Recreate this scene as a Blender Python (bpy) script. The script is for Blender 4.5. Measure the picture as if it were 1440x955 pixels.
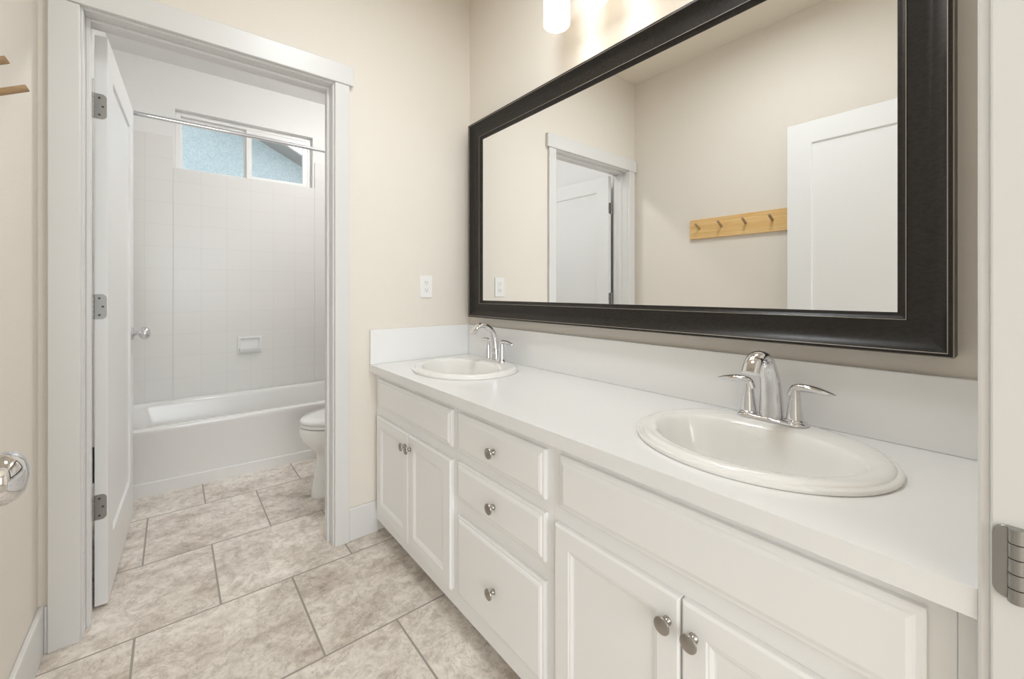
import bpy, bmesh, math, random
from math import sin, cos, pi, radians
from mathutils import Vector, Matrix
from mathutils.geometry import tessellate_polygon

for o in list(bpy.data.objects):
    bpy.data.objects.remove(o, do_unlink=True)
scene = bpy.context.scene
COL = scene.collection

# ------------------------------------------------------------------ camera
FPX = 588.0
YAW = math.atan((720 - 243) / FPX)
cam_data = bpy.data.cameras.new('camera')
cam = bpy.data.objects.new('camera', cam_data)
COL.objects.link(cam)
cam.location = (0, 0, 1.13)
cam.rotation_euler = (pi / 2, 0, -YAW)
cam_data.sensor_width = 36
cam_data.lens = FPX / 1440 * 36
cam_data.shift_y = -67.5 / 1440
cam_data.clip_start = 0.01
scene.camera = cam

# ------------------------------------------------------------------ view, sky, daylight
scene.view_settings.view_transform = 'Standard'
scene.view_settings.look = 'None'
scene.view_settings.gamma = 1
scene.view_settings.use_curve_mapping = False
scene.view_settings.exposure = 0.10
SKY_STRENGTH = 1.85
DAY_POWER = 68         # added area light standing in for bedroom daylight
SHADE_GLOW = 1.4        # opal shades of the vanity light
SHADE_END_GLOW = 14.0   # their lower ends
VANITY_FILL_GLOW = 47.0        # unseen fill lamp added in the vanity room
TOILET_FILL_GLOW = 155.0        # unseen fill lamp added in the toilet room

world = bpy.data.worlds.new('sky')
scene.world = world
world.use_nodes = True
wn = world.node_tree.nodes
wn['Background'].inputs[0].default_value = (0.90, 0.95, 1.0, 1)
wn['Background'].inputs[1].default_value = SKY_STRENGTH

def area_light(name, loc, rot, sx, sy, power, color):
    d = bpy.data.lights.new(name, 'AREA')
    d.shape = 'RECTANGLE'; d.size = sx; d.size_y = sy
    d.energy = power; d.color = color
    o = bpy.data.objects.new(name, d); COL.objects.link(o)
    o.location = loc; o.rotation_euler = rot
    return o
# added area light standing in for daylight from the unseen room behind the camera
area_light('bedroom_window_daylight', (-0.55, -2.95, 1.45), (pi / 2, 0, 0), 2.6, 1.9, DAY_POWER, (0.92, 0.97, 1.0))

cy = getattr(scene, 'cycles', None)
if cy:
    cy.use_denoising = True
    cy.denoiser = 'OPENIMAGEDENOISE'
    cy.denoising_input_passes = 'RGB_ALBEDO_NORMAL'
    cy.denoising_prefilter = 'ACCURATE'
    cy.denoising_quality = 'HIGH'

    cy.max_bounces = 14
    cy.diffuse_bounces = 8
    cy.glossy_bounces = 8
    cy.transparent_max_bounces = 12
    cy.caustics_reflective = True
    cy.caustics_refractive = False
    cy.sample_clamp_indirect = 6

# ------------------------------------------------------------------ materials
def mat(name, rgb, rough=0.5, metal=0.0, spec=0.5, coat=0.0):
    m = bpy.data.materials.new(name); m.use_nodes = True
    b = m.node_tree.nodes['Principled BSDF']
    b.inputs['Base Color'].default_value = (*rgb, 1)
    b.inputs['Roughness'].default_value = rough
    b.inputs['Metallic'].default_value = metal
    b.inputs['Specular IOR Level'].default_value = spec
    b.inputs['Coat Weight'].default_value = coat
    return m

def N(m, t, **kw):
    n = m.node_tree.nodes.new(t)
    for k, v in kw.items():
        setattr(n, k, v)
    return n

def L(m, a, b):
    m.node_tree.links.new(a, b)

def bump_noise(m, scale, strength, dist=0.002, detail=3):
    b = m.node_tree.nodes['Principled BSDF']
    g = N(m, 'ShaderNodeNewGeometry')
    n = N(m, 'ShaderNodeTexNoise'); n.inputs['Scale'].default_value = scale; n.inputs['Detail'].default_value = detail
    bp = N(m, 'ShaderNodeBump'); bp.inputs['Strength'].default_value = strength; bp.inputs['Distance'].default_value = dist
    L(m, g.outputs['Position'], n.inputs['Vector'])
    L(m, n.outputs['Fac'], bp.inputs['Height'])
    L(m, bp.outputs['Normal'], b.inputs['Normal'])

M = {}
M['wall'] = mat('beige_orange_peel_paint', (0.77, 0.722, 0.655), 0.55, spec=0.3); bump_noise(M['wall'], 140, 0.35, 0.0015)
M['bath_wall'] = mat('off_white_orange_peel_paint', (0.82, 0.815, 0.805), 0.5, spec=0.3); bump_noise(M['bath_wall'], 140, 0.2, 0.0012)
M['ceiling'] = mat('ceiling_paint', (0.79, 0.735, 0.645), 0.7, spec=0.2); bump_noise(M['ceiling'], 110, 0.3, 0.0015)
M['trim'] = mat('white_semigloss_trim', (0.715, 0.71, 0.70), 0.34)
M['door'] = mat('white_door_paint', (0.79, 0.79, 0.785), 0.33)
M['cabinet'] = mat('white_cabinet_lacquer', (0.87, 0.872, 0.872), 0.36)
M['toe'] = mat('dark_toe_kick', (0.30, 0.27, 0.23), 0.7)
M['counter'] = mat('white_solid_surface', (0.83, 0.83, 0.828), 0.22)
M['sink'] = mat('biscuit_white_china', (0.83, 0.823, 0.80), 0.08, coat=0.3)
M['china'] = mat('white_vitreous_china', (0.82, 0.82, 0.81), 0.09, coat=0.3)
M['tub'] = mat('white_tub_enamel', (0.80, 0.795, 0.78), 0.14)
M['chrome'] = mat('polished_chrome', (0.74, 0.74, 0.755), 0.05, 1.0)
M['nickel'] = mat('brushed_nickel', (0.40, 0.375, 0.34), 0.30, 1.0)
M['hinge'] = mat('satin_nickel_hinge', (0.38, 0.375, 0.36), 0.30, 1.0)
M['screw'] = mat('dark_screw_slot', (0.10, 0.095, 0.09), 0.5, 0.6)
M['mirror'] = mat('silvered_glass', (0.95, 0.955, 0.95), 0.0, 1.0)
M['worn'] = mat('worn_frame_edge', (0.33, 0.29, 0.25), 0.4)
M['gap'] = mat('shadow_gap', (0.02, 0.02, 0.02), 0.8)  # near-black surface of the mirror's backing board
M['plastic'] = mat('white_outlet_plastic', (0.82, 0.815, 0.80), 0.3)
M['slot'] = mat('outlet_slot', (0.12, 0.11, 0.10), 0.6)
M['vinyl'] = mat('white_vinyl', (0.87, 0.865, 0.855), 0.3)
M['fascia'] = mat('roof_fascia_paint', (0.30, 0.285, 0.265), 0.6)
M['roof'] = mat('roof_shingle', (0.18, 0.17, 0.16), 0.9)
M['carpet'] = mat('bedroom_carpet', (0.45, 0.41, 0.36), 0.95, spec=0.1); bump_noise(M['carpet'], 300, 0.6, 0.004)

# dark brown picture-frame lacquer with faint streaks
m = mat('dark_espresso_frame', (0.018, 0.015, 0.012), 0.34, spec=0.3); M['frame'] = m
b = m.node_tree.nodes['Principled BSDF']
g = N(m, 'ShaderNodeNewGeometry'); mp = N(m, 'ShaderNodeMapping'); mp.inputs['Scale'].default_value = (30, 30, 60)
n = N(m, 'ShaderNodeTexNoise'); n.inputs['Scale'].default_value = 3; n.inputs['Detail'].default_value = 5
r = N(m, 'ShaderNodeValToRGB')
r.color_ramp.elements[0].color = (0.013, 0.011, 0.009, 1); r.color_ramp.elements[1].color = (0.028, 0.024, 0.020, 1)
r.color_ramp.elements[0].position = 0.3; r.color_ramp.elements[1].position = 0.75
L(m, g.outputs['Position'], mp.inputs['Vector']); L(m, mp.outputs['Vector'], n.inputs['Vector'])
L(m, n.outputs['Fac'], r.inputs['Fac']); L(m, r.outputs['Color'], b.inputs['Base Color'])

# pine / bamboo for the peg rail
def wood(name, c0, c1, sc):
    m = mat(name, c0, 0.45)
    b = m.node_tree.nodes['Principled BSDF']
    g = N(m, 'ShaderNodeNewGeometry'); mp = N(m, 'ShaderNodeMapping'); mp.inputs['Scale'].default_value = sc
    n = N(m, 'ShaderNodeTexNoise'); n.inputs['Scale'].default_value = 1.0; n.inputs['Detail'].default_value = 6; n.inputs['Distortion'].default_value = 0.8
    r = N(m, 'ShaderNodeValToRGB')
    r.color_ramp.elements[0].color = (*c0, 1); r.color_ramp.elements[1].color = (*c1, 1)
    r.color_ramp.elements[0].position = 0.3; r.color_ramp.elements[1].position = 0.7
    L(m, g.outputs['Position'], mp.inputs['Vector']); L(m, mp.outputs['Vector'], n.inputs['Vector'])
    L(m, n.outputs['Fac'], r.inputs['Fac']); L(m, r.outputs['Color'], b.inputs['Base Color'])
    return m
M['pine'] = wood('honey_pine', (0.68, 0.41, 0.15), (0.80, 0.56, 0.26), (20, 3, 60))
M['peg'] = wood('brown_peg_wood', (0.36, 0.24, 0.135), (0.47, 0.33, 0.19), (30, 200, 200))  # honey wood with the pegs' shade put partway into the colour

# floor: 46 cm square travertine-look tiles in a half offset, grout between them
m = mat('travertine_floor_tile', (0.5, 0.45, 0.4), 0.42); M['floor'] = m
b = m.node_tree.nodes['Principled BSDF']
g = N(m, 'ShaderNodeNewGeometry')
ad = N(m, 'ShaderNodeVectorMath', operation='ADD'); ad.inputs[1].default_value = (0.329 + 9.28, -1.37 + 0.4635 * 20, 0)
L(m, g.outputs['Position'], ad.inputs[0])
br = N(m, 'ShaderNodeTexBrick'); br.offset = 0.5; br.offset_frequency = 2; br.squash = 1
br.inputs['Scale'].default_value = 1; br.inputs['Brick Width'].default_value = 0.464; br.inputs['Row Height'].default_value = 0.4635
br.inputs['Mortar Size'].default_value = 0.0036; br.inputs['Mortar Smooth'].default_value = 0.2
br.inputs['Color1'].default_value = (0, 0, 0, 1); br.inputs['Color2'].default_value = (1, 1, 1, 1); br.inputs['Mortar'].default_value = (0.5, 0.5, 0.5, 1)
L(m, ad.outputs[0], br.inputs['Vector'])
tm = N(m, 'ShaderNodeMath', operation='MULTIPLY'); tm.inputs[1].default_value = 37.0
L(m, br.outputs['Color'], tm.inputs[0])
def tn(scale, detail, rough, dist, stretch=(1, 1, 1)):
    mp = N(m, 'ShaderNodeMapping'); mp.inputs['Scale'].default_value = stretch
    n = N(m, 'ShaderNodeTexNoise', noise_dimensions='4D')
    n.inputs['Scale'].default_value = scale; n.inputs['Detail'].default_value = detail
    n.inputs['Roughness'].default_value = rough; n.inputs['Distortion'].default_value = dist
    L(m, g.outputs['Position'], mp.inputs['Vector']); L(m, mp.outputs['Vector'], n.inputs['Vector']); L(m, tm.outputs[0], n.inputs['W'])
    return n
n1 = tn(4.6, 10, 0.70, 0.35, (0.8, 1.2, 1))
n2 = tn(30, 10, 0.74, 0.6)
n3 = tn(6.5, 9, 0.66, 1.2)
r1 = N(m, 'ShaderNodeValToRGB')
e = r1.color_ramp.elements
e[0].position = 0.34; e[0].color = (0.50, 0.425, 0.355, 1)
e[1].position = 0.66; e[1].color = (0.93, 0.88, 0.82, 1)
k = e.new(0.50); k.color = (0.79, 0.725, 0.655, 1)
L(m, n1.outputs['Fac'], r1.inputs['Fac'])
r2 = N(m, 'ShaderNodeValToRGB')
e = r2.color_ramp.elements
e[0].position = 0.36; e[0].color = (0.52, 0.49, 0.46, 1)
e[1].position = 0.56; e[1].color = (1.0, 1.0, 1.0, 1)
L(m, n2.outputs['Fac'], r2.inputs['Fac'])
mx = N(m, 'ShaderNodeMix', data_type='RGBA', blend_type='MULTIPLY'); mx.inputs[0].default_value = 0.62
L(m, r1.outputs['Color'], mx.inputs[6]); L(m, r2.outputs['Color'], mx.inputs[7])
# thin veins
r3 = N(m, 'ShaderNodeValToRGB')
e = r3.color_ramp.elements
e[0].position = 0.485; e[0].color = (1, 1, 1, 1)
e[1].position = 0.515; e[1].color = (1, 1, 1, 1)
k = e.new(0.50); k.color = (0.62, 0.58, 0.54, 1)
L(m, n3.outputs['Fac'], r3.inputs['Fac'])
mv = N(m, 'ShaderNodeMix', data_type='RGBA', blend_type='MULTIPLY'); mv.inputs[0].default_value = 0.6
L(m, mx.outputs[2], mv.inputs[6]); L(m, r3.outputs['Color'], mv.inputs[7])
mg = N(m, 'ShaderNodeMix', data_type='RGBA'); mg.inputs[7].default_value = (0.36, 0.325, 0.285, 1)
L(m, br.outputs['Fac'], mg.inputs[0]); L(m, mv.outputs[2], mg.inputs[6])
L(m, mg.outputs[2], b.inputs['Base Color'])
inv = N(m, 'ShaderNodeMath', operation='SUBTRACT'); inv.inputs[0].default_value = 1; L(m, br.outputs['Fac'], inv.inputs[1])
bp = N(m, 'ShaderNodeBump'); bp.inputs['Strength'].default_value = 0.5; bp.inputs['Distance'].default_value = 0.002
L(m, inv.outputs[0], bp.inputs['Height']); L(m, bp.outputs['Normal'], b.inputs['Normal'])
rr = N(m, 'ShaderNodeMapRange'); rr.inputs[3].default_value = 0.42; rr.inputs[4].default_value = 0.8
L(m, br.outputs['Fac'], rr.inputs[0]); L(m, rr.outputs[0], b.inputs['Roughness'])

# white 15 cm wall tile; axis picks which horizontal coordinate runs along the wall
def wall_tile(name, axis):
    m = mat(name, (0.78, 0.77, 0.75), 0.22, spec=0.3)
    b = m.node_tree.nodes['Principled BSDF']
    g = N(m, 'ShaderNodeNewGeometry'); sp = N(m, 'ShaderNodeSeparateXYZ'); cb = N(m, 'ShaderNodeCombineXYZ')
    L(m, g.outputs['Position'], sp.inputs[0])
    ax = N(m, 'ShaderNodeMath', operation='ADD'); ax.inputs[1].default_value = 1.55 if axis == 'X' else 0.0
    az = N(m, 'ShaderNodeMath', operation='ADD'); az.inputs[1].default_value = -1.13 + 1.55
    L(m, sp.outputs[axis], ax.inputs[0]); L(m, sp.outputs['Z'], az.inputs[0])
    L(m, ax.outputs[0], cb.inputs[0]); L(m, az.outputs[0], cb.inputs[1])
    br = N(m, 'ShaderNodeTexBrick'); br.offset = 0.0
    br.inputs['Scale'].default_value = 1; br.inputs['Brick Width'].default_value = 0.1555; br.inputs['Row Height'].default_value = 0.1555
    br.inputs['Mortar Size'].default_value = 0.0016; br.inputs['Mortar Smooth'].default_value = 0.3
    br.inputs['Color1'].default_value = (0.79, 0.78, 0.76, 1); br.inputs['Color2'].default_value = (0.78, 0.77, 0.75, 1)
    br.inputs['Mortar'].default_value = (0.725, 0.715, 0.695, 1)
    L(m, cb.outputs[0], br.inputs['Vector']); L(m, br.outputs['Color'], b.inputs['Base Color'])
    inv = N(m, 'ShaderNodeMath', operation='SUBTRACT'); inv.inputs[0].default_value = 1; L(m, br.outputs['Fac'], inv.inputs[1])
    bp = N(m, 'ShaderNodeBump'); bp.inputs['Strength'].default_value = 0.4; bp.inputs['Distance'].default_value = 0.0015
    L(m, inv.outputs[0], bp.inputs['Height']); L(m, bp.outputs['Normal'], b.inputs['Normal'])
    return m
M['tile_x'] = wall_tile('white_wall_tile', 'X')
M['tile_y'] = wall_tile('white_side_wall_tile', 'Y')

m = mat('blue_stucco', (0.30, 0.50, 0.58), 0.9, spec=0.1); M['stucco'] = m
b = m.node_tree.nodes['Principled BSDF']
g = N(m, 'ShaderNodeNewGeometry'); n = N(m, 'ShaderNodeTexNoise'); n.inputs['Scale'].default_value = 55; n.inputs['Detail'].default_value = 6
r = N(m, 'ShaderNodeValToRGB'); r.color_ramp.elements[0].color = (0.42, 0.505, 0.53, 1); r.color_ramp.elements[1].color = (0.54, 0.60, 0.61, 1)
r.color_ramp.elements[0].position = 0.35; r.color_ramp.elements[1].position = 0.65
L(m, g.outputs['Position'], n.inputs['Vector']); L(m, n.outputs['Fac'], r.inputs['Fac']); L(m, r.outputs['Color'], b.inputs['Base Color'])
bp = N(m, 'ShaderNodeBump'); bp.inputs['Strength'].default_value = 0.8; bp.inputs['Distance'].default_value = 0.02
L(m, n.outputs['Fac'], bp.inputs['Height']); L(m, bp.outputs['Normal'], b.inputs['Normal'])

def glass_mat():
    m = bpy.data.materials.new('clear_window_glass'); m.use_nodes = True
    nt = m.node_tree; nt.nodes.clear()
    out = nt.nodes.new('ShaderNodeOutputMaterial'); mix = nt.nodes.new('ShaderNodeMixShader')
    tr = nt.nodes.new('ShaderNodeBsdfTransparent'); tr.inputs[0].default_value = (0.96, 0.98, 0.98, 1)
    gl = nt.nodes.new('ShaderNodeBsdfGlossy'); gl.inputs['Roughness'].default_value = 0.02
    fr = nt.nodes.new('ShaderNodeFresnel'); fr.inputs[0].default_value = 1.45
    nt.links.new(fr.outputs[0], mix.inputs[0]); nt.links.new(tr.outputs[0], mix.inputs[1]); nt.links.new(gl.outputs[0], mix.inputs[2])
    nt.links.new(mix.outputs[0], out.inputs[0])
    return m
M['glass'] = glass_mat()

def glow(name, rgb, strength, base=(0.85, 0.83, 0.78)):
    m = mat(name, base, 0.35)
    b = m.node_tree.nodes['Principled BSDF']
    b.inputs['Emission Color'].default_value = (*rgb, 1)
    b.inputs['Emission Strength'].default_value = strength
    return m
M['opal'] = glow('lit_opal_glass', (1.0, 0.90, 0.76), SHADE_GLOW)
M['opal_end'] = glow('lit_opal_glass_end', (1.0, 0.955, 0.88), SHADE_END_GLOW)
M['dome'] = glow('lit_dome_glass', (0.91, 0.965, 1.0), VANITY_FILL_GLOW)  # glow of the lamp added to brighten the vanity room
M['tub_dome'] = glow('lit_tub_dome_glass', (1.0, 0.99, 0.98), TOILET_FILL_GLOW)  # glow of the lamp added to brighten the toilet room

# ------------------------------------------------------------------ helpers
ORIGIN = {}

def tag(o, label=None, cat=None, group=None, kind=None):
    if label: o['label'] = label
    if cat: o['category'] = cat
    if group: o['group'] = group
    if kind: o['kind'] = kind
    return o

def thing(name, loc, label, cat, group=None):
    o = bpy.data.objects.new(name, None); COL.objects.link(o)
    o.empty_display_size = 0.05
    o.location = loc
    ORIGIN[o.name] = Vector(loc)
    return tag(o, label, cat, group)

def obj(name, bm, mats, parent=None, bevel=0.0, smooth=False, seg=2, angle=35):
    """link a bmesh given in world coordinates as ONE mesh object"""
    if parent is not None:
        org = ORIGIN[parent.name]
        bmesh.ops.translate(bm, verts=bm.verts, vec=-org)
    else:
        org = Vector((0, 0, 0))
    bmesh.ops.recalc_face_normals(bm, faces=bm.faces)
    me = bpy.data.meshes.new(name); bm.to_mesh(me); bm.free()
    for mm in (mats if isinstance(mats, (list, tuple)) else [mats]):
        me.materials.append(mm)
    o = bpy.data.objects.new(name, me); COL.objects.link(o)
    ORIGIN[o.name] = org
    if parent is not None:
        o.parent = parent
    if smooth:
        for p in me.polygons: p.use_smooth = True
        if smooth == 'auto':
            me.set_sharp_from_angle(angle=radians(angle))
    if bevel:
        bv = o.modifiers.new('bevel', 'BEVEL'); bv.width = bevel; bv.segments = seg
        bv.limit_method = 'ANGLE'; bv.angle_limit = radians(40); bv.harden_normals = False
    return o

def struct(name, bm, mats, bevel=0.0, **kw):
    return tag(obj(name, bm, mats, None, bevel, **kw), kind='structure')

def box(bm, x0, x1, y0, y1, z0, z1, mi=0):
    vs = [bm.verts.new((x, y, z)) for x in (x0, x1) for y in (y0, y1) for z in (z0, z1)]
    for idx in ((0, 1, 3, 2), (4, 6, 7, 5), (0, 4, 5, 1), (2, 3, 7, 6), (0, 2, 6, 4), (1, 5, 7, 3)):
        f = bm.faces.new([vs[i] for i in idx]); f.material_index = mi
    return vs

def B(*args):
    bm = bmesh.new(); box(bm, *args); return bm

def loft(bm, rings, cap0=True, cap1=True, closed=True, mis=None):
    """join rings of equally many points"""
    vr = [[bm.verts.new(p) for p in r] for r in rings]
    n = len(vr[0])
    for i in range(len(vr) - 1):
        for j in range(n if closed else n - 1):
            k = (j + 1) % n
            f = bm.faces.new((vr[i][j], vr[i][k], vr[i + 1][k], vr[i + 1][j]))
            if mis: f.material_index = mis[i]
    if cap0: bm.faces.new(list(reversed(vr[0])))
    if cap1:
        f = bm.faces.new(vr[-1])
        if mis: f.material_index = mis[-1]
    return vr

def lathe(bm, prof, c, axis, n=28, cap=True):
    """prof = (radius, distance along axis) from point c"""
    axis = Vector(axis).normalized()
    u = axis.orthogonal().normalized(); w = axis.cross(u)
    rings = []
    for r, h in prof:
        rings.append([Vector(c) + axis * h + u * (max(r, 1e-5) * cos(2 * pi * i / n)) + w * (max(r, 1e-5) * sin(2 * pi * i / n)) for i in range(n)])
    loft(bm, rings, cap, cap)

def tube(bm, p0, p1, r, n=20):
    d = Vector(p1) - Vector(p0)
    lathe(bm, [(r, 0), (r, d.length)], p0, d, n)

def sweep(bm, path, sect, side, n=24):
    """path points, sect = (half width along side, half thickness), side vector"""
    side = Vector(side).normalized()
    P = [Vector(p) for p in path]
    rings = []
    for i, p in enumerate(P):
        t = (P[min(i + 1, len(P) - 1)] - P[max(i - 1, 0)]).normalized()
        nrm = t.cross(side).normalized()
        a, bb = sect[i]
        rings.append([p + side * (a * cos(2 * pi * j / n)) + nrm * (bb * sin(2 * pi * j / n)) for j in range(n)])
    loft(bm, rings)

def spline(pts, m=6):
    """Catmull-Rom through tuples of any length"""
    out = []
    n = len(pts)
    for i in range(n - 1):
        p0, p1, p2, p3 = pts[max(i - 1, 0)], pts[i], pts[i + 1], pts[min(i + 2, n - 1)]
        for k in range(m):
            t = k / m
            out.append(tuple(0.5 * ((2 * b) + (-a + c) * t + (2 * a - 5 * b + 4 * c - d) * t * t + (-a + 3 * b - 3 * c + d) * t ** 3)
                             for a, b, c, d in zip(p0, p1, p2, p3)))
    out.append(tuple(pts[-1]))
    return out

def panel(bm, u0, u1, v0, v1, prof, fn, mis=None):
    """stepped rectangular panel: prof = (inset, height); fn maps (u, v, h) to the world"""
    rings = []
    for ins, h in prof:
        rings.append([fn(u0 + ins, v0 + ins, h), fn(u1 - ins, v0 + ins, h), fn(u1 - ins, v1 - ins, h), fn(u0 + ins, v1 - ins, h)])
    loft(bm, rings, True, True, True, mis)

def holed_slab(bm, outer, holes, z0, z1):
    """horizontal slab with holes; outlines are lists of (x, y)"""
    loops = [outer] + holes
    flat = [p for lp in loops for p in lp]
    tris = tessellate_polygon([[Vector((x, y, 0)) for x, y in lp] for lp in loops])
    top = [bm.verts.new((x, y, z1)) for x, y in flat]
    bot = [bm.verts.new((x, y, z0)) for x, y in flat]
    for a, b2, c in tris:
        bm.faces.new((top[a], top[b2], top[c])); bm.faces.new((bot[c], bot[b2], bot[a]))
    s = 0
    for lp in loops:
        for i in range(len(lp)):
            j = (i + 1) % len(lp)
            bm.faces.new((top[s + i], top[s + j], bot[s + j], bot[s + i]))
        s += len(lp)

def copy_tree(o, parent=None):
    c = o.copy(); COL.objects.link(c)
    if parent is not None: c.parent = parent
    for ch in list(o.children):
        copy_tree(ch, c)
    return c

# ------------------------------------------------------------------ the room shell
XL, XR = -0.326, 1.274          # left wall, mirror wall
YE = 0.024                      # entry wall, room side
YB0, YB1 = 1.940, 2.060         # wall with the toilet-room doorway
YT = 3.832                      # outer wall, room side
ZC = 2.745
OX0, OX1 = -0.226, 0.550        # toilet-room jamb faces
OZ = 2.050
EX0, EX1 = -0.215, 0.705        # entry jamb faces

struct('floor', B(XL - 0.1, XR + 0.1, -0.10, YT + 0.1, -0.06, 0), M['floor'])
struct('ceiling', B(XL - 0.1, XR + 0.1, -0.10, 2.0, ZC, ZC + 0.08), M['ceiling'])
struct('ceiling_toilet_room', B(XL - 0.1, XR + 0.1, 2.0, YT + 0.12, ZC, ZC + 0.08), M['bath_wall'])
bm = bmesh.new(); box(bm, XL - 0.1, XL, -0.10, YB0, 0, ZC); box(bm, XL - 0.1, XL, YB0, YB1, 0, ZC); box(bm, XL - 0.1, XL, YB1, YT, 0, ZC, 1)
struct('wall_left', bm, [M['wall'], M['bath_wall']])
bm = bmesh.new(); box(bm, XR, XR + 0.1, -0.10, YB1, 0, ZC); box(bm, XR, XR + 0.1, YB1, YT, 0, ZC, 1)
struct('wall_right', bm, [M['wall'], M['bath_wall']])
# doorway wall: beige to the vanity room, off-white to the tub
bm = bmesh.new()
ym = (YB0 + YB1) / 2
for ya, yb, mi in ((YB0, ym, 0), (ym, YB1, 1)):
    box(bm, XL, OX0 - 0.02, ya, yb, 0, ZC, mi); box(bm, OX1 + 0.02, XR, ya, yb, 0, ZC, mi); box(bm, OX0 - 0.02, OX1 + 0.02, ya, yb, OZ + 0.02, ZC, mi)
struct('wall_back', bm, [M['wall'], M['bath_wall']])
bm = bmesh.new()
box(bm, XL, EX0 - 0.02, -0.096, YE, 0, ZC); box(bm, EX1 + 0.02, XR, -0.096, YE, 0, ZC); box(bm, EX0 - 0.02, EX1 + 0.02, -0.096, YE, OZ + 0.03, ZC)
struct('wall_front', bm, M['wall'])
# outer wall with the window opening
WX0, WX1, WZ0, WZ1 = 0.014, 0.924, 2.010, 2.438
bm = bmesh.new()
box(bm, XL - 0.1, WX0, YT, YT + 0.13, 0, ZC); box(bm, WX1, XR + 0.1, YT, YT + 0.13, 0, ZC)
box(bm, WX0, WX1, YT, YT + 0.13, 0, WZ0); box(bm, WX0, WX1, YT, YT + 0.13, WZ1, ZC)
far_wall = struct('wall_far', bm, M['bath_wall'])
TZ = 2.226
bm = bmesh.new()
box(bm, XL, 0.0, 3.820, YT, 0.33, TZ); box(bm, 0.938, XR, 3.820, YT, 0.33, TZ); box(bm, 0.0, 0.938, 3.820, YT, 0.33, WZ0)
obj('tile_surround', bm, M['tile_x'], far_wall, 0.002)
bm = bmesh.new(); box(bm, XL, XL + 0.012, 3.02, 3.820, 0.33, TZ); box(bm, XR - 0.012, XR, 3.02, 3.820, 0.33, TZ)
obj('tile_surround', bm, M['tile_y'], far_wall, 0.002)

# adjoining bedroom behind the camera (closes the place, its daylight is the added area light)
struct('floor_bedroom', B(-1.9, 2.3, -3.0, -0.10, -0.06, -0.002), M['carpet'])
struct('ceiling_bedroom', B(-1.9, 2.3, -3.0, -0.10, ZC, ZC + 0.08), M['ceiling'])
struct('wall_bedroom_left', B(-2.0, -1.9, -3.0, -0.10, 0, ZC), M['wall'])
struct('wall_bedroom_right', B(2.3, 2.4, -3.0, -0.10, 0, ZC), M['wall'])
bm = bmesh.new(); box(bm, -2.0, -1.1, -3.1, -3.0, 0, ZC); box(bm, 1.6, 2.4, -3.1, -3.0, 0, ZC); box(bm, -1.1, 1.6, -3.1, -3.0, 0, 0.45); box(bm, -1.1, 1.6, -3.1, -3.0, 2.45, ZC)
struct('wall_bedroom_back', bm, M['wall'])
bm = bmesh.new(); box(bm, -2.0, XL - 0.1, -0.10, 0.0, 0, ZC); box(bm, XR + 0.1, 2.4, -0.10, 0.0, 0, ZC)
struct('wall_bedroom_front', bm, M['wall'])

# doorway trim: jambs, stops, side casings and head casing
def rounded_plate(bm, w, h, r, fn, t, sides='right', n=6):
    """plate from u=0..w, v=-h/2..h/2 with rounded corners at u=w, thickness t"""
    pts = [(0, -h / 2)]
    for i in range(n + 1):
        a = -pi / 2 + (pi / 2) * i / n; pts.append((w - r + r * cos(a), -h / 2 + r + r * sin(a)))
    for i in range(n + 1):
        a = (pi / 2) * i / n; pts.append((w - r + r * cos(a), h / 2 - r + r * sin(a)))
    pts.append((0, h / 2))
    loft(bm, [[fn(u, v, 0) for u, v in pts], [fn(u, v, t) for u, v in pts]])

CY = 1.922      # face of the side casings
bm = bmesh.new()
box(bm, OX0 - 0.02, OX0, YB0 - 0.002, YB1 + 0.004, 0, OZ + 0.02); box(bm, OX1, OX1 + 0.02, YB0 - 0.002, YB1 + 0.004, 0, OZ + 0.02)
box(bm, OX0, OX1, YB0 - 0.002, YB1 + 0.004, OZ, OZ + 0.02)
trim1 = struct('trim_1', bm, M['trim'], 0.002)
bm = bmesh.new()
box(bm, OX0, OX0 + 0.011, 1.985, 2.022, 0, OZ); box(bm, OX1 - 0.011, OX1, 1.985, 2.022, 0, OZ); box(bm, OX0 + 0.011, OX1 - 0.011, 1.985, 2.022, OZ - 0.011, OZ)
obj('door_stop', bm, M['trim'], trim1, 0.002)
obj('side_casing', B(-0.304, OX0 - 0.006, CY, YB0, 0, 2.056), M['trim'], trim1, 0.003)
obj('side_casing', B(OX1 + 0.006, 0.618, CY, YB0, 0, 2.056), M['trim'], trim1, 0.003)
obj('head_casing', B(-0.320, 0.636, CY - 0.006, YB0, 2.056, 2.144), M['trim'], trim1, 0.003)
for x0, x1 in ((OX0 - 0.075, OX0 - 0.006), (OX1 + 0.006, OX1 + 0.075)):
    obj('side_casing', B(x0, x1, YB1, YB1 + 0.016, 0, 2.056), M['trim'], trim1, 0.003)
obj('head_casing', B(-0.310, 0.636, YB1, YB1 + 0.020, 2.056, 2.144), M['trim'], trim1, 0.003)

bm = bmesh.new()
box(bm, EX0 - 0.02, EX0, -0.100, YE + 0.002, 0, OZ + 0.03); box(bm, EX1, EX1 + 0.02, -0.100, YE + 0.002, 0, OZ + 0.03); box(bm, EX0, EX1, -0.100, YE + 0.002, OZ + 0.01, OZ + 0.03)
trim2 = struct('trim_2', bm, M['trim'], 0.002)
obj('side_casing', B(EX1 + 0.004, EX1 + 0.068, YE, YE + 0.0117, 0, 2.07), M['trim'], trim2, 0.003)
obj('side_casing', B(EX0 - 0.068, EX0 - 0.004, YE, YE + 0.0117, 0, 2.07), M['trim'], trim2, 0.003)
obj('head_casing', B(EX0 - 0.08, EX1 + 0.08, YE, YE + 0.015, 2.07, 2.158), M['trim'], trim2, 0.003)
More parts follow.
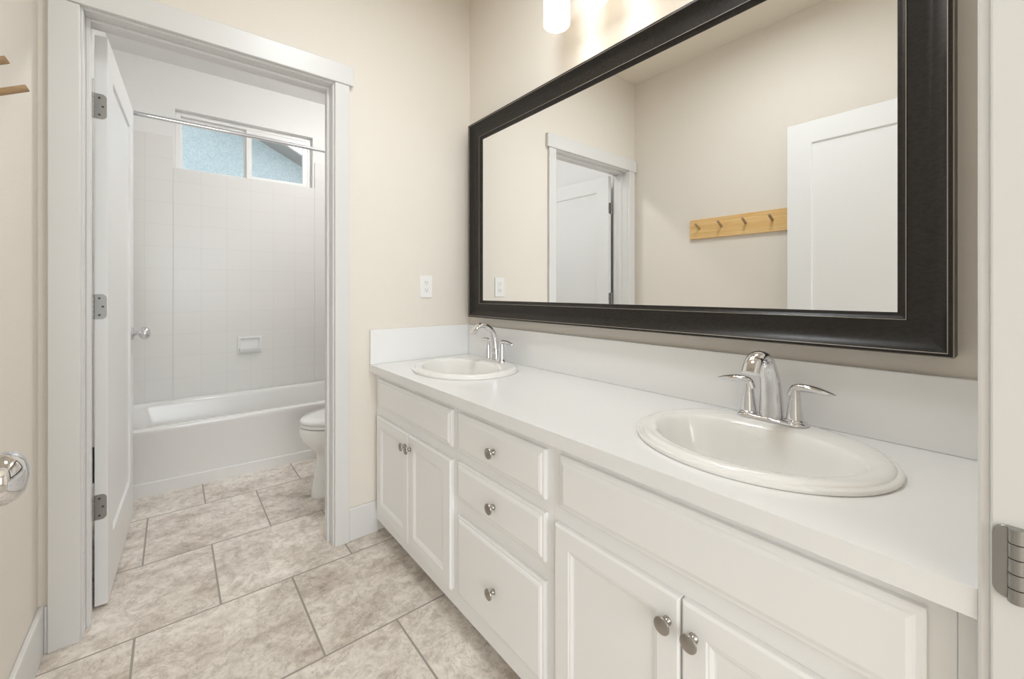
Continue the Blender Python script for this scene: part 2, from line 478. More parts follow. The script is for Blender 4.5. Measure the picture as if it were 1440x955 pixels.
# hinge leaf and knuckle on the near jamb
HZ = 0.837
bm = bmesh.new()
rounded_plate(bm, 0.0125, 0.079, 0.011, lambda u, v, t: Vector((EX1 - t, 0.0122 + u, HZ + v)), 0.003)
hg = obj('hinge', bm, M['hinge'], trim2, 0.0008, 'auto')
bm = bmesh.new()
for z0, z1 in ((-0.0395, -0.0245), (-0.0235, -0.0085), (-0.0075, 0.0075), (0.0085, 0.0235), (0.0245, 0.0395)):
    tube(bm, (EX1 - 0.0055, 0.0070, HZ + z0), (EX1 - 0.0055, 0.0070, HZ + z1), 0.0068)
obj('knuckle', bm, M['hinge'], hg, 0.0, 'auto')

# baseboards
def baseboard(name, bx, bevel=0.004):
    bm = bmesh.new()
    for q in bx: box(bm, *q)
    return struct(name, bm, M['trim'], bevel)
baseboard('baseboard_back', [(0.618, 0.752, YB0 - 0.014, YB0, 0, 0.147), (XL + 0.014, -0.304, YB0 - 0.014, YB0, 0, 0.147)])
baseboard('baseboard_left', [(XL, XL + 0.014, YE + 0.012, YB0, 0, 0.147)])
baseboard('baseboard_toilet_room', [(XL, XL + 0.014, YB1 + 0.021, 3.02, 0, 0.147), (XR - 0.014, XR, YB1 + 0.021, 3.02, 0, 0.147), (0.640, XR - 0.014, YB1, YB1 + 0.014, 0, 0.147)])

# ------------------------------------------------------------------ doors
def door_leaf(name, W, Hh, mtl):
    """hinge edge at the local origin, leaf along +y, faces at x = 0 and x = -0.035"""
    T = 0.035; st, tr, brl = 0.115, 0.117, 0.205
    bm = bmesh.new()
    for s in (0, 1):
        fx = (lambda h: h) if s == 0 else (lambda h: -T - h)
        # a frame ring per face, dropping to the recessed panel
        rings = []
        def R(y0, y1, z0, z1, h): return [(fx(h), y0, z0), (fx(h), y1, z0), (fx(h), y1, z1), (fx(h), y0, z1)]
        rings.append(R(0, W, 0, Hh, -T / 2)); rings.append(R(0, W, 0, Hh, 0))
        rings.append(R(st, W - st, brl, Hh - tr, 0)); rings.append(R(st + 0.003, W - st - 0.003, brl + 0.003, Hh - tr - 0.003, -0.009))
        loft(bm, rings, False, True)
    bmesh.ops.remove_doubles(bm, verts=bm.verts, dist=1e-5)
    return tag(obj(name, bm, mtl, None, 0.0015), kind='structure')

def knob_parts(parent, y, z, mtl):
    for side in (1, -1):
        x0 = 0.0 if side == 1 else -0.035
        bm = bmesh.new()
        prof = [(0.0, 0.0), (0.031, 0.0), (0.032, 0.003), (0.029, 0.007), (0.016, 0.010), (0.012, 0.013), (0.0115, 0.026),
                (0.017, 0.028), (0.0255, 0.0335), (0.031, 0.041), (0.0325, 0.048), (0.0315, 0.055), (0.0275, 0.062), (0.020, 0.0675), (0.010, 0.0705), (0.0, 0.0713)]
        lathe(bm, prof, (x0, y, z), (side, 0, 0), 40)
        o = obj('door_knob', bm, mtl, parent, 0.0, 'auto', angle=50)
        o['label'] = 'round chrome door knob'

def door_hinges(parent, zs):
    for z in zs:
        bm = bmesh.new()
        rounded_plate(bm, 0.031, 0.089, 0.014, lambda u, v, t: Vector((-0.034 + u, -t, z + v)), 0.0018)
        for i in range(5):
            z0 = z - 0.0445 + i * 0.0178
            tube(bm, (-0.0385, -0.004, z0 + 0.0006), (-0.0385, -0.004, z0 + 0.0172), 0.0048, 16)
        h = obj('hinge', bm, M['hinge'], parent, 0.0, 'auto'); h['label'] = 'satin nickel butt hinge with rounded corners'
        for du, dv in ((0.012, 0.030), (0.021, 0.0), (0.012, -0.030)):
            bm = bmesh.new(); lathe(bm, [(0.0038, 0.0), (0.0038, 0.0022), (0.002, 0.0026)], (-0.034 + du, -0.0004, z + dv), (0, -1, 0), 14)
            obj('screw', bm, M['screw'], h)

d1 = door_leaf('door_1', 0.757, 2.032, M['door'])
ORIGIN[d1.name] = Vector((0, 0, 0))
d1['label'] = 'white one-panel door standing open into the toilet room'
knob_parts(d1, 0.757 - 0.063, 0.912, M['chrome'])
door_hinges(d1, (0.352, 1.066, 1.780))
d1.location = (-0.181, 2.083, 0.010); d1.rotation_euler = (0, 0, radians(-2.0))

d2 = door_leaf('door_2', 0.812, 2.045, M['door'])
ORIGIN[d2.name] = Vector((0, 0, 0))
d2['label'] = 'white one-panel entry door standing open against the left wall'
knob_parts(d2, 0.812 - 0.060, 0.885, M['chrome'])
door_hinges(d2, (0.25, 1.02, 1.80))
d2.location = (-0.212, 0.044, 0.014)

# ------------------------------------------------------------------ window
bm = bmesh.new()
WY0, WY1 = YT + 0.052, YT + 0.112
fw = 0.030
box(bm, WX0, WX0 + fw, WY0, WY1, WZ0, WZ1); box(bm, WX1 - fw, WX1, WY0, WY1, WZ0, WZ1)
box(bm, WX0 + fw, WX1 - fw, WY0, WY1, WZ0, WZ0 + 0.018); box(bm, WX0 + fw, WX1 - fw, WY0, WY1, WZ1 - fw, WZ1)
win = struct('window_1', bm, M['vinyl'], 0.003)
bm = bmesh.new(); s0, s1 = 0.452, WX1 - fw; q0, q1 = WY0 + 0.004, WY0 + 0.032
box(bm, s0, s0 + 0.036, q0, q1, WZ0 + 0.018, WZ1 - fw); box(bm, s1 - 0.036, s1, q0, q1, WZ0 + 0.018, WZ1 - fw)
box(bm, s0 + 0.036, s1 - 0.036, q0, q1, WZ0 + 0.018, WZ0 + 0.036); box(bm, s0 + 0.036, s1 - 0.036, q0, q1, WZ1 - fw - 0.030, WZ1 - fw)
sash = obj('sliding_sash', bm, M['vinyl'], win, 0.002)
obj('pane', B(s0 + 0.034, s1 - 0.034, q0 + 0.012, q0 + 0.016, WZ0 + 0.034, WZ1 - fw - 0.028), M['glass'], sash)
bm = bmesh.new(); q0, q1 = WY0 + 0.034, WY0 + 0.056
box(bm, 0.437, 0.478, q0, q1, WZ0 + 0.018, WZ1 - fw); box(bm, WX0 + fw, WX0 + fw + 0.010, q0, q1, WZ0 + 0.018, WZ1 - fw); box(bm, WX0 + fw + 0.010, 0.437, q0, q1, WZ1 - fw - 0.030, WZ1 - fw)
fixed = obj('fixed_sash', bm, M['vinyl'], win, 0.002)
obj('pane', B(WX0 + fw + 0.008, 0.439, q0 + 0.008, q0 + 0.012, WZ0 + 0.016, WZ1 - fw - 0.026), M['glass'], fixed)

# neighbouring house outside the window: stucco gable wall under a sloping roof
nb = thing('neighbour_house', (0.5, 6.5, 0.0), 'blue stucco house gable with sloping roof edge outside the small window', 'house')
def rake_z(x): return 3.032 - 0.5 * (x - 1.159)
bm = bmesh.new()
pts = [(-4.0, 0.0), (3.6, 0.0), (3.6, rake_z(3.6)), (-1.2, rake_z(-1.2)), (-4.0, rake_z(-1.2) - 1.4)]
loft(bm, [[(x, 6.5, z) for x, z in pts], [(x, 6.7, z) for x, z in pts]])
obj('gable_wall', bm, M['stucco'], nb)
bm = bmesh.new()
y0, y1 = 6.12, 6.72
loft(bm, [[(-1.2, y0, rake_z(-1.2)), (-1.2, y1, rake_z(-1.2)), (-1.2, y1, rake_z(-1.2) + 0.02), (-1.2, y0, rake_z(-1.2) + 0.02)],
          [(4.1, y0, rake_z(4.1)), (4.1, y1, rake_z(4.1)), (4.1, y1, rake_z(4.1) + 0.02), (4.1, y0, rake_z(4.1) + 0.02)]])
obj('roof_overhang', bm, M['fascia'], nb)
struct('floor_outside', B(-6, 8, 3.97, 12, -0.3, -0.1), mat('outside_ground', (0.50, 0.49, 0.47), 0.9))

# ------------------------------------------------------------------ mirror with its frame
my0, my1, mz0, mz1 = 0.092, 1.862, 0.9955, 2.0045
FXW = XR
mir = thing('wall_mirror', (XR, (my0 + my1) / 2, mz0), 'large rectangular wall mirror in a wide dark brown frame above the double vanity', 'mirror')
prof = [(0, 0.0), (0, 0.058), (0.0018, 0.0615), (0.003, 0.0645), (0.0085, 0.0650), (0.0100, 0.0635), (0.012, 0.0610), (0.020, 0.0545), (0.030, 0.0490), (0.042, 0.0450), (0.054, 0.0425),
        (0.0715, 0.0410), (0.0728, 0.0425), (0.0742, 0.0425), (0.0755, 0.0400), (0.0785, 0.0375), (0.0815, 0.0359), (0.0825, 0.0355), (0.0885, 0.0335), (0.0890, 0.0290)]
mis = [0, 1, 0, 0, 1, 0, 0, 0, 0, 0, 0, 0, 1, 0, 0, 0, 0, 0, 0]
bm = bmesh.new()
rings = []
for ins, h in prof:
    x = FXW - h
    rings.append([(x, my0 + ins, mz0 + ins), (x, my1 - ins, mz0 + ins), (x, my1 - ins, mz1 - ins), (x, my0 + ins, mz1 - ins)])
loft(bm, rings, False, False, True, mis)
obj('frame', bm, [M['frame'], M['worn']], mir, 0.0, 'auto', angle=22)
bm = bmesh.new(); box(bm, XR - 0.0310, XR - 0.026, my0 + 0.087, my1 - 0.087, mz0 + 0.087, mz1 - 0.087)
obj('mirror_glass', bm, M['mirror'], mir)
bm = bmesh.new(); box(bm, XR - 0.026, XR - 0.001, my0 + 0.02, my1 - 0.02, mz0 + 0.02, mz1 - 0.02)
obj('backing_board', bm, M['gap'], mir)

# ------------------------------------------------------------------ vanity cabinets
XF, XD = 0.748, 0.730           # face frame, front of doors
CT0, CT1 = 0.755, 0.790         # worktop
def fx(u, v, h): return Vector((XF - h, u, v))
DOOR_P = [(0, 0.0005), (0, 0.014), (0.0045, 0.018), (0.046, 0.018), (0.049, 0.0163), (0.052, 0.0160), (0.059, 0.0125), (0.063, 0.0120)]
DRAW_P = [(0, 0.0005), (0, 0.010), (0.004, 0.0125), (0.010, 0.0130), (0.0125, 0.0155), (0.019, 0.018)]

def knob(parent, y, z):
    bm = bmesh.new()
    lathe(bm, [(0.0, 0.0), (0.0085, 0.0), (0.0088, 0.0025), (0.0055, 0.006), (0.0050, 0.013), (0.0075, 0.017), (0.0150, 0.0185), (0.0162, 0.0205), (0.0155, 0.0225), (0.010, 0.0250), (0.0, 0.0258)],
          (XD, y, z), (-1, 0, 0), 28)
    o = obj('knob', bm, M['nickel'], parent, 0.0, 'auto', angle=40); o['label'] = 'brushed nickel mushroom knob'

def cabinet(name, y0, y1, label):
    c = thing(name, ((XF + XR) / 2, (y0 + y1) / 2, 0), label, 'cabinet', 'vanity base cabinets')
    bm = bmesh.new(); xb = XR - 0.002
    box(bm, XF, XF + 0.019, y0, y1, 0.058, CT0)                                   # face frame
    box(bm, XF + 0.019, xb, y0, y0 + 0.016, 0.058, CT0); box(bm, XF + 0.019, xb, y1 - 0.016, y1, 0.058, CT0)
    box(bm, XF + 0.019, xb, y0 + 0.016, y1 - 0.016, 0.058, 0.074); box(bm, xb - 0.008, xb, y0 + 0.016, y1 - 0.016, 0.074, CT0)
    c_body = obj('body', bm, M['cabinet'], c, 0.0012)
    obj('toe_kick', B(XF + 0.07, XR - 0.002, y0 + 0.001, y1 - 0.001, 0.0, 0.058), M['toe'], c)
    return c

def front(c, kind, y0, y1, z0, z1, P, knob_at=None):
    bm = bmesh.new(); panel(bm, y0, y1, z0, z1, P, fx)
    o = obj(kind, bm, M['cabinet'], c, 0.0008)
    if knob_at: knob(o, *knob_at)
    return o

YV = YB0 - 0.002
c1 = cabinet('sink_cabinet', 1.2150, YV, 'white two-door vanity cabinet in the corner under the far sink')
front(c1, 'false_drawer_front', 1.233, 1.886, 0.600, 0.727, DRAW_P)
front(c1, 'cabinet_door', 1.5635, 1.890, 0.116, 0.557, DOOR_P, (1.586, 0.505))
front(c1, 'cabinet_door', 1.233, 1.5605, 0.116, 0.557, DOOR_P, (1.539, 0.505))
c2 = cabinet('drawer_cabinet', 0.7530, 1.2145, 'white vanity cabinet with three stacked drawers between the sink cabinets')
for z0, z1 in ((0.598, 0.727), (0.438, 0.565), (0.120, 0.388)):
    front(c2, 'drawer', 0.774, 1.196, z0, z1, DRAW_P, (0.985, (z0 + z1) / 2 - 0.003))
c3 = cabinet('sink_cabinet', 0.0540, 0.7525, 'white two-door vanity cabinet under the near sink beside the doorway')
front(c3, 'false_drawer_front', 0.080, 0.724, 0.600, 0.729, DRAW_P)
front(c3, 'cabinet_door', 0.4075, 0.735, 0.116, 0.559, DOOR_P, (0.431, 0.505))
front(c3, 'cabinet_door', 0.080, 0.4035, 0.116, 0.559, DOOR_P, (0.379, 0.505))
fl = obj('filler_strip', B(XF, XF + 0.02, YE + 0.0125, 0.0537, 0.0, CT0), M['cabinet'], None, 0.001)
tag(fl, 'narrow white filler strip between the near sink cabinet and the doorway casing', 'filler strip')

# ------------------------------------------------------------------ worktop, sinks, taps
SY = (1.556, 0.388)
SX = 0.994
def ell(a, ab, b, cx, cy_, z=None, n=72):
    """oval with its own half depth to the front (a) and to the back (ab)"""
    pts = []
    for i in range(n):
        t = 2 * pi * i / n
        x = cx + (ab if cos(t) > 0 else a) * cos(t); y = cy_ + b * sin(t)
        pts.append((x, y) if z is None else (x, y, z))
    return pts

top = thing('countertop', (1.0, 0.99, CT0), 'white solid-surface vanity worktop with backsplash, holding both sinks', 'countertop')
bm = bmesh.new()
holed_slab(bm, [(0.713, 0.0359), (1.272, 0.0359), (1.272, YV), (0.713, YV)], [ell(0.205, 0.205, 0.225, SX, y) for y in SY], CT0 + 0.0002, CT1)
obj('slab', bm, M['counter'], top, 0.004, seg=3)
obj('backsplash', B(1.252, 1.272, 0.0359, YV, CT1, 0.951), M['counter'], top, 0.0025)
obj('side_splash', B(0.713, 1.2515, YV - 0.018, YV, CT1, 0.951), M['counter'], top, 0.0025)

def make_sink(cy_, label):
    s = thing('sink', (SX, cy_, CT1), label, 'sink', 'drop-in sinks in the vanity worktop')
    R = []
    z = CT1
    for a, ab, b, dx, zz in [(0.214, 0.222, 0.250, 0, 0.0004), (0.216, 0.224, 0.252, 0, 0.0025), (0.216, 0.224, 0.252, 0, 0.0075), (0.2155, 0.2265, 0.2505, 0, 0.0095), (0.212, 0.223, 0.247, 0, 0.0105), (0.207, 0.218, 0.242, 0, 0.0108),
                             (0.2055, 0.2165, 0.2405, 0, 0.0130), (0.203, 0.214, 0.238, 0, 0.0158), (0.198, 0.209, 0.232, 0, 0.0176), (0.190, 0.192, 0.222, -0.001, 0.0182),
                             (0.178, 0.122, 0.209, -0.003, 0.0172), (0.174, 0.115, 0.205, -0.003, 0.0150), (0.170, 0.109, 0.200, -0.003, 0.008), (0.165, 0.103, 0.193, -0.003, -0.010),
                             (0.156, 0.095, 0.180, -0.003, -0.045), (0.139, 0.083, 0.158, -0.003, -0.085), (0.108, 0.064, 0.122, -0.006, -0.118), (0.068, 0.042, 0.076, -0.01, -0.134), (0.024, 0.024, 0.024, -0.014, -0.139)]:
        R.append(ell(a, ab, b, SX + dx, cy_, z + zz))
    bm = bmesh.new(); loft(bm, R, False, True)
    # outer shell under the worktop
    R2 = [ell(0.200, 0.200, 0.222, SX, cy_, z + 0.0004), ell(0.192, 0.160, 0.215, SX, cy_, z - 0.05), ell(0.155, 0.110, 0.178, SX, cy_, z - 0.11), ell(0.06, 0.05, 0.07, SX, cy_, z - 0.150)]
    loft(bm, R2, False, True)
    obj('basin', bm, M['sink'], s, 0.0, 'auto', angle=50)
    bm = bmesh.new(); lathe(bm, [(0.0, 0.0), (0.022, 0.0), (0.022, 0.003), (0.016, 0.004), (0.014, 0.002), (0.0, 0.003)], (SX - 0.014, cy_, z - 0.139), (0, 0, 1), 24)
    obj('drain', bm, M['chrome'], s, 0.0, 'auto')
    return s
make_sink(SY[0], 'oval white drop-in sink at the far end of the worktop, by the corner')
make_sink(SY[1], 'oval white drop-in sink at the near end of the worktop, by the doorway')

FX = 1.168
def make_faucet(cy_, label):
    z0 = CT1 + 0.0188
    f = thing('faucet', (FX, cy_, z0), label, 'faucet', 'faucets behind the vanity sinks')
    # oval deck plate
    def stadium(l, w, z, n=16):
        pts = []
        for i in range(n + 1):
            a = -pi / 2 + pi * i / n; pts.append((FX + w * sin(a), cy_ + l + w * cos(a), z))
        for i in range(n + 1):
            a = pi / 2 + pi * i / n; pts.append((FX + w * sin(a), cy_ - l + w * cos(a), z))
        return pts
    bm = bmesh.new()
    loft(bm, [stadium(0.052, 0.028, z0), stadium(0.052, 0.0285, z0 + 0.003), stadium(0.052, 0.026, z0 + 0.0065), stadium(0.052, 0.021, z0 + 0.009), stadium(0.052, 0.010, z0 + 0.010)])
    obj('deck_plate', bm, M['chrome'], f, 0.0, 'auto', angle=60)
    # spout: leaning column curving over into a flattened outlet
    ctrl = [(FX + 0.004, 0.0, 0.004, 0.0275, 0.0265), (FX + 0.003, 0, 0.035, 0.0265, 0.0250), (FX - 0.001, 0, 0.075, 0.0240, 0.0220), (FX - 0.012, 0, 0.113, 0.0220, 0.0180), (FX - 0.031, 0, 0.144, 0.0205, 0.0150),
            (FX - 0.057, 0, 0.163, 0.0200, 0.0125), (FX - 0.085, 0, 0.166, 0.0195, 0.0110), (FX - 0.110, 0, 0.153, 0.0195, 0.0100), (FX - 0.126, 0, 0.131, 0.0195, 0.0095)]
    sp = spline(ctrl, 5)
    bm = bmesh.new(); sweep(bm, [(p[0], cy_, z0 + p[2]) for p in sp], [(p[3], p[4]) for p in sp], (0, 1, 0), 28)
    sps = obj('spout', bm, M['chrome'], f, 0.0, 'auto', angle=50)
    for s in (1, -1):
        hy = cy_ + s * 0.052
        bm = bmesh.new()
        lathe(bm, [(0.0, 0.006), (0.0235, 0.006), (0.0225, 0.010), (0.0185, 0.013), (0.0178, 0.020), (0.0145, 0.044), (0.0122, 0.062), (0.0112, 0.062), (0.0112, 0.0634), (0.0120, 0.0634), (0.0102, 0.084)], (FX, hy, z0), (0, 0, 1), 28)
        h = obj('handle', bm, M['chrome'], f, 0.0, 'auto', angle=40)
        lv = spline([(-0.007, 0.070, 0.0095, 0.0100), (-0.001, 0.085, 0.0105, 0.0105), (0.012, 0.0905, 0.0125, 0.0098), (0.031, 0.0910, 0.0150, 0.0092), (0.052, 0.0890, 0.0140, 0.0074), (0.071, 0.0860, 0.0085, 0.0044), (0.081, 0.0845, 0.0015, 0.0010)], 5)
        bm = bmesh.new(); sweep(bm, [(FX, hy + s * p[0], z0 + p[1]) for p in lv], [(p[2], p[3]) for p in lv], (1, 0, 0), 20)
        obj('lever', bm, M['chrome'], h, 0.0, 'auto', angle=50)
    return f
make_faucet(SY[0] + 0.010, 'chrome two-handle faucet behind the far sink, by the corner')
make_faucet(SY[1] + 0.018, 'chrome two-handle faucet behind the near sink')

# ------------------------------------------------------------------ vanity light above the mirror
LX, LZ = 1.130, 2.137
vl = thing('vanity_light', (XR, 0.944, 2.38), 'three-shade opal glass vanity light on the wall above the mirror', 'wall light')
obj('backplate', B(XR - 0.022, XR, 0.66, 1.23, 2.35, 2.43), M['nickel'], vl, 0.006, seg=3)
for y in (1.124, 0.944, 0.764):
    bm = bmesh.new()
    pth = spline([(XR - 0.02, y, 2.39), (XR - 0.075, y, 2.40), (LX + 0.012, y, 2.392), (LX, y, 2.37), (LX, y, 2.335)], 5)
    sweep(bm, pth, [(0.008, 0.008)] * len(pth), (0, 1, 0), 14)
    arm = obj('arm', bm, M['nickel'], vl, 0.0, True)
    bm = bmesh.new(); lathe(bm, [(0.0, 0.012), (0.020, 0.012), (0.032, 0.0), (0.032, -0.008), (0.0, -0.008)], (LX, y, 2.335), (0, 0, 1), 28)
    obj('shade_holder', bm, M['nickel'], arm, 0.0, 'auto')
    bm = bmesh.new()
    lathe(bm, [(0.0, 0.0035), (0.044, 0.0035), (0.044, 0.0), (0.047, 0.0), (0.0495, 0.003), (0.050, 0.010), (0.050, 0.182), (0.046, 0.188), (0.030, 0.190), (0.0, 0.190)], (LX, y, LZ), (0, 0, 1), 40)
    ls = obj('lamp_shade', bm, [M['opal'], M['opal_end']], arm, 0.0, 'auto', angle=40)
    for p in ls.data.polygons:                      # the lit end disc inside the rim
        if all(abs(ls.data.vertices[v].co.z - (LZ + 0.0035 - ORIGIN[arm.name].z)) < 1e-4 for v in p.vertices): p.material_index = 1

# fill lamps added for brightness, both out of the frame: one in the toilet room, one over the vanity room
def fill_lamp(x, y, rr, label, m, drop):
    cl = thing('ceiling_light', (x, y, ZC), label, 'ceiling light', 'flush ceiling lamps')
    k = rr / 0.138
    bm = bmesh.new(); lathe(bm, [(0.0, 0.0), (0.158 * k, 0.0), (0.158 * k, -0.022), (0.150 * k, -0.027), (0.1435 * k, -0.024), (0.1435 * k, -0.0145), (0.0, -0.0145)], (x, y, ZC), (0, 0, 1), 40)
    obj('rim', bm, M['nickel'], cl, 0.0, 'auto')
    bm = bmesh.new(); lathe(bm, [(0.0, -0.0150), (0.142 * k, -0.0150), (0.142 * k, -0.0200), (0.120 * k, -0.02 - 0.6 * drop), (0.07 * k, -0.02 - 0.92 * drop), (0.0, -0.0205 - drop)], (x, y, ZC), (0, 0, 1), 40)
    obj('diffuser', bm, m, cl, 0.0, 'auto')
fill_lamp(1.165, 2.75, 0.08, 'small round flush ceiling lamp over the toilet', M['tub_dome'], 0.075)
fill_lamp(0.56, 0.85, 0.16, 'round flush ceiling lamp over the floor before the vanity', M['dome'], 0.004)

# ------------------------------------------------------------------ outlet
ot = thing('outlet', (1.007, YB0, 1.155), 'white duplex outlet on the beige wall above the corner of the worktop', 'outlet')
def fy(u, v, h): return Vector((u, YB0 - h, v))
bm = bmesh.new(); panel(bm, 0.972, 1.042, 1.098, 1.212, [(0, 0.0), (0, 0.003), (0.003, 0.0055)], fy)
obj('cover_plate', bm, M['plastic'], ot, 0.0008)
for zc in (1.1355, 1.1745):
    bm = bmesh.new()
    pts = []
    for i in range(32):
        a = 2 * pi * i / 32; pts.append((1.007 + max(-0.0145, min(0.0145, 0.0175 * cos(a))), zc + max(-0.0135, min(0.0135, 0.0175 * sin(a)))))
    loft(bm, [[fy(u, v, 0.005) for u, v in pts], [fy(u, v, 0.0072) for u, v in pts]])
    rc = obj('receptacle', bm, M['plastic'], ot)
    bm = bmesh.new()
    box(bm, 1.0000, 1.0018, YB0 - 0.0076, YB0 - 0.006, zc + 0.000, zc + 0.0085); box(bm, 1.0124, 1.0142, YB0 - 0.0076, YB0 - 0.006, zc + 0.001, zc + 0.0080)
    lathe(bm, [(0.0026, 0.006), (0.0026, 0.0076)], (1.007, YB0, zc - 0.006), (0, -1, 0), 12)
    obj('slot', bm, M['slot'], rc)
bm = bmesh.new(); lathe(bm, [(0.0028, 0.005), (0.0028, 0.0068)], (1.007, YB0, 1.155), (0, -1, 0), 12)
obj('screw', bm, M['plastic'], ot)

# ------------------------------------------------------------------ peg rail on the left wall
pr_ = thing('peg_rail', (XL, 1.15, 1.49), 'honey-coloured wooden peg rail with slanted pegs on the left wall', 'peg rail')
obj('board', B(XL, XL + 0.019, 0.800, 1.480, 1.490, 1.622), M['pine'], pr_, 0.003)
for y in (1.412, 1.264, 1.114, 0.964):
    bm = bmesh.new()
    p0 = Vector((XL + 0.017, y, 1.557)); d = Vector((0.058, 0, 0.030)).normalized()
    lathe(bm, [(0.0075, 0.0), (0.0075, 0.060), (0.0072, 0.0635), (0.0, 0.0640)], p0, d, 18)
    obj('peg', bm, M['peg'], pr_, 0.0, 'auto')

# ------------------------------------------------------------------ bathtub, rod, soap dish
TX0, TX1, TY0, TY1, TH = XL + 0.013, XR - 0.013, 3.058, 3.819, 0.366
tub = thing('bathtub', (0.474, 3.44, 0), 'white alcove bathtub with a plain apron below the tiled wall', 'bathtub')
def rrect(x0, x1, y0, y1, r, z, n=8):
    pts = []
    for cx, cyy, a0 in ((x1 - r, y1 - r, 0), (x0 + r, y1 - r, pi / 2), (x0 + r, y0 + r, pi), (x1 - r, y0 + r, 3 * pi / 2)):
        for i in range(n + 1):
            a = a0 + (pi / 2) * i / n; pts.append((cx + r * cos(a), cyy + r * sin(a), z))
    return pts
bm = bmesh.new()
def tr(i, r, z, f=0.0, bk=0.0): return rrect(TX0 + i, TX1 - i, TY0 + i + f, TY1 - i + bk, r, z)
rings = [rrect(TX0, TX1, TY0 + 0.006, TY1, 0.002, 0.0), rrect(TX0, TX1, TY0 + 0.004, TY1, 0.002, TH - 0.03), rrect(TX0, TX1, TY0 + 0.001, TY1, 0.002, TH - 0.016),
         rrect(TX0 + 0.002, TX1 - 0.002, TY0 + 0.004, TY1 - 0.002, 0.003, TH - 0.005), rrect(TX0 + 0.006, TX1 - 0.006, TY0 + 0.014, TY1 - 0.004, 0.004, TH),
         rrect(TX0 + 0.07, TX1 - 0.07, TY0 + 0.070, TY1 - 0.035, 0.10, TH), rrect(TX0 + 0.078, TX1 - 0.078, TY0 + 0.082, TY1 - 0.042, 0.10, TH - 0.006), rrect(TX0 + 0.085, TX1 - 0.085, TY0 + 0.090, TY1 - 0.048, 0.10, TH - 0.03),
         rrect(TX0 + 0.14, TX1 - 0.11, TY0 + 0.12, TY1 - 0.09, 0.11, 0.12), rrect(TX0 + 0.20, TX1 - 0.15, TY0 + 0.17, TY1 - 0.15, 0.11, 0.075)]
loft(bm, rings, True, True)
obj('shell', bm, M['tub'], tub, 0.0, 'auto', angle=40)
bm = bmesh.new()
yf = TY0 - 0.006
loft(bm, [[(TX0, yf, 0), (TX0, TY0 + 0.005, 0), (TX0, TY0 + 0.005, 0.079), (TX0, yf + 0.004, 0.079), (TX0, yf, 0.075)],
          [(TX1, yf, 0), (TX1, TY0 + 0.005, 0), (TX1, TY0 + 0.005, 0.049), (TX1, yf + 0.004, 0.049), (TX1, yf, 0.045)]])
obj('toe_strip', bm, M['tub'], tub)

rod = thing('curtain_rod', (0.474, 3.07, 2.1), 'straight chrome shower curtain rod across the tub alcove', 'curtain rod')
bm = bmesh.new(); tube(bm, (XL + 0.012, 3.07, 2.104), (XR - 0.012, 3.07, 2.104), 0.0125, 24)
obj('rod', bm, M['chrome'], rod, 0.0, 'auto')
for x, d in ((XL + 0.012, 1), (XR - 0.012, -1)):
    bm = bmesh.new(); lathe(bm, [(0.0, 0), (0.03, 0), (0.03, 0.004), (0.018, 0.012), (0.015, 0.02), (0.0, 0.02)], (x, 3.07, 2.104), (d, 0, 0), 28)
    obj('flange', bm, M['chrome'], rod, 0.0, 'auto')

sd = thing('soap_dish', (0.466, 3.82, 0.66), 'white ceramic soap dish set in the tiled wall above the tub', 'soap dish')
def fs(u, v, h): return Vector((u, 3.820 - h, v))
bm = bmesh.new()
panel(bm, 0.385, 0.548, 0.655, 0.783, [(0, 0.0), (0, 0.012), (0.003, 0.016), (0.013, 0.018), (0.018, 0.016), (0.024, 0.004), (0.03, 0.003)], fs)
obj('surround', bm, M['china'], sd, 0.002)
bm = bmesh.new()
pr2 = [(0.002, 0.690), (0.045, 0.694), (0.055, 0.699), (0.058, 0.696), (0.054, 0.684), (0.040, 0.668), (0.002, 0.662)]
loft(bm, [[fs(0.394, v, h) for h, v in pr2], [fs(0.398 + 0.137, v, h) for h, v in pr2]])
obj('dish', bm, M['china'], sd, 0.002)

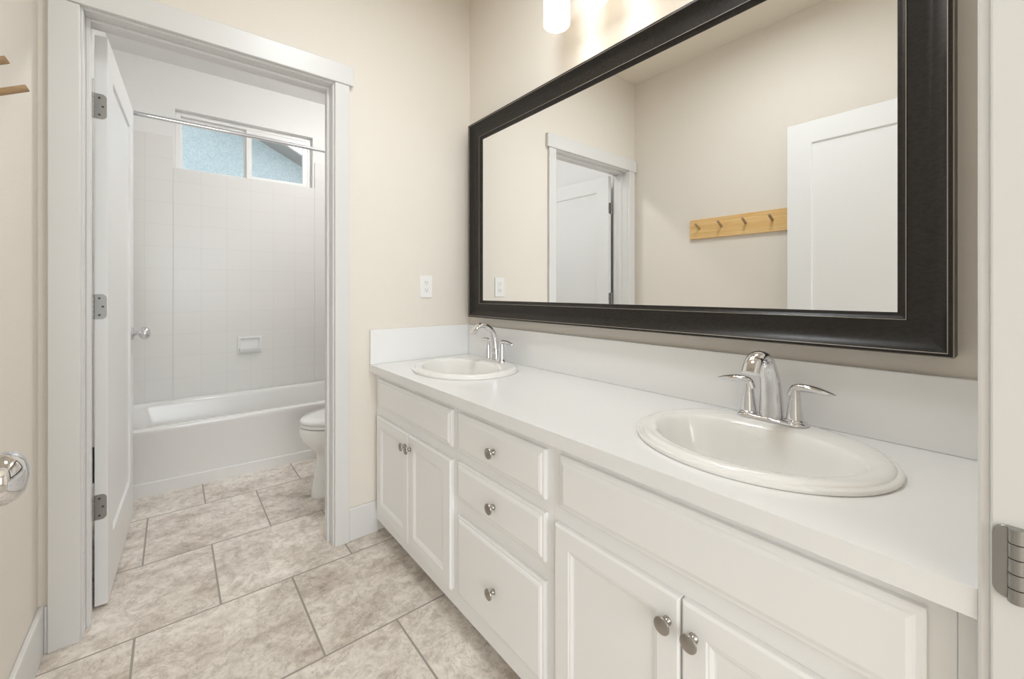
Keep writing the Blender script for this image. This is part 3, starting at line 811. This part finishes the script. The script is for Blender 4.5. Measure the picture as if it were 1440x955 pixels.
# ------------------------------------------------------------------ toilet
TYC = 2.485
wc = thing('toilet', (0.95, TYC, 0), 'white toilet partly hidden behind the right door casing', 'toilet')
def egg(xf, xb, hw, z, n=40):
    """egg plan: pointed round front at xf, squarer back at xb"""
    xm = xf + (xb - xf) * 0.52
    pts = []
    for i in range(n):
        t = 2 * pi * i / n; c, s = cos(t), sin(t)
        if c < 0: pts.append((xm + (xm - xf) * c, TYC + hw * s, z))
        else: pts.append((xm + (xb - xm) * (abs(c) ** 0.7), TYC + hw * (abs(s) ** 0.8) * (1 if s > 0 else -1), z))
    return pts
bm = bmesh.new()
sec = spline([(0.590, 1.13, 0.118, 0.0), (0.590, 1.13, 0.117, 0.012), (0.598, 1.125, 0.108, 0.06), (0.612, 1.12, 0.098, 0.14), (0.620, 1.115, 0.100, 0.205), (0.610, 1.115, 0.118, 0.240), (0.572, 1.115, 0.150, 0.285),
              (0.542, 1.115, 0.172, 0.325), (0.532, 1.115, 0.180, 0.360), (0.534, 1.115, 0.181, 0.384), (0.545, 1.110, 0.172, 0.388)], 3)
loft(bm, [egg(a, b2, c, z) for a, b2, c, z in sec])
obj('bowl', bm, M['china'], wc, 0.0, 'auto', angle=60)
bm = bmesh.new(); loft(bm, [egg(0.540, 1.05, 0.178, 0.3925), egg(0.534, 1.05, 0.184, 0.396), egg(0.534, 1.05, 0.184, 0.408), egg(0.540, 1.05, 0.178, 0.411)])
obj('seat', bm, M['china'], wc, 0.0, 'auto', angle=60)
bm = bmesh.new(); loft(bm, [egg(0.541, 1.06, 0.177, 0.412), egg(0.536, 1.06, 0.183, 0.416), egg(0.536, 1.06, 0.183, 0.426), egg(0.545, 1.055, 0.174, 0.434), egg(0.60, 1.03, 0.130, 0.440), egg(0.70, 0.98, 0.05, 0.442)])
obj('lid', bm, M['china'], wc, 0.0, 'auto', angle=60)
bm = bmesh.new()
loft(bm, [rrect(1.085, 1.255, TYC - 0.20, TYC + 0.20, 0.03, 0.386), rrect(1.070, 1.255, TYC - 0.215, TYC + 0.215, 0.03, 0.60), rrect(1.068, 1.255, TYC - 0.217, TYC + 0.217, 0.03, 0.735)])
obj('tank', bm, M['china'], wc, 0.0, 'auto', angle=50)
bm = bmesh.new()
loft(bm, [rrect(1.060, 1.258, TYC - 0.225, TYC + 0.225, 0.03, 0.736), rrect(1.058, 1.258, TYC - 0.227, TYC + 0.227, 0.03, 0.742), rrect(1.058, 1.258, TYC - 0.227, TYC + 0.227, 0.03, 0.762), rrect(1.066, 1.255, TYC - 0.219, TYC + 0.219, 0.03, 0.772)])
obj('tank_lid', bm, M['china'], wc, 0.0, 'auto', angle=50)
bm = bmesh.new(); tube(bm, (1.068, TYC + 0.15, 0.68), (1.050, TYC + 0.15, 0.68), 0.010); sweep(bm, [(1.048, TYC + 0.155, 0.68), (1.046, TYC + 0.12, 0.678), (1.046, TYC + 0.08, 0.672)], [(0.004, 0.008)] * 3, (1, 0, 0), 12)
obj('flush_lever', bm, M['chrome'], wc, 0.0, 'auto')
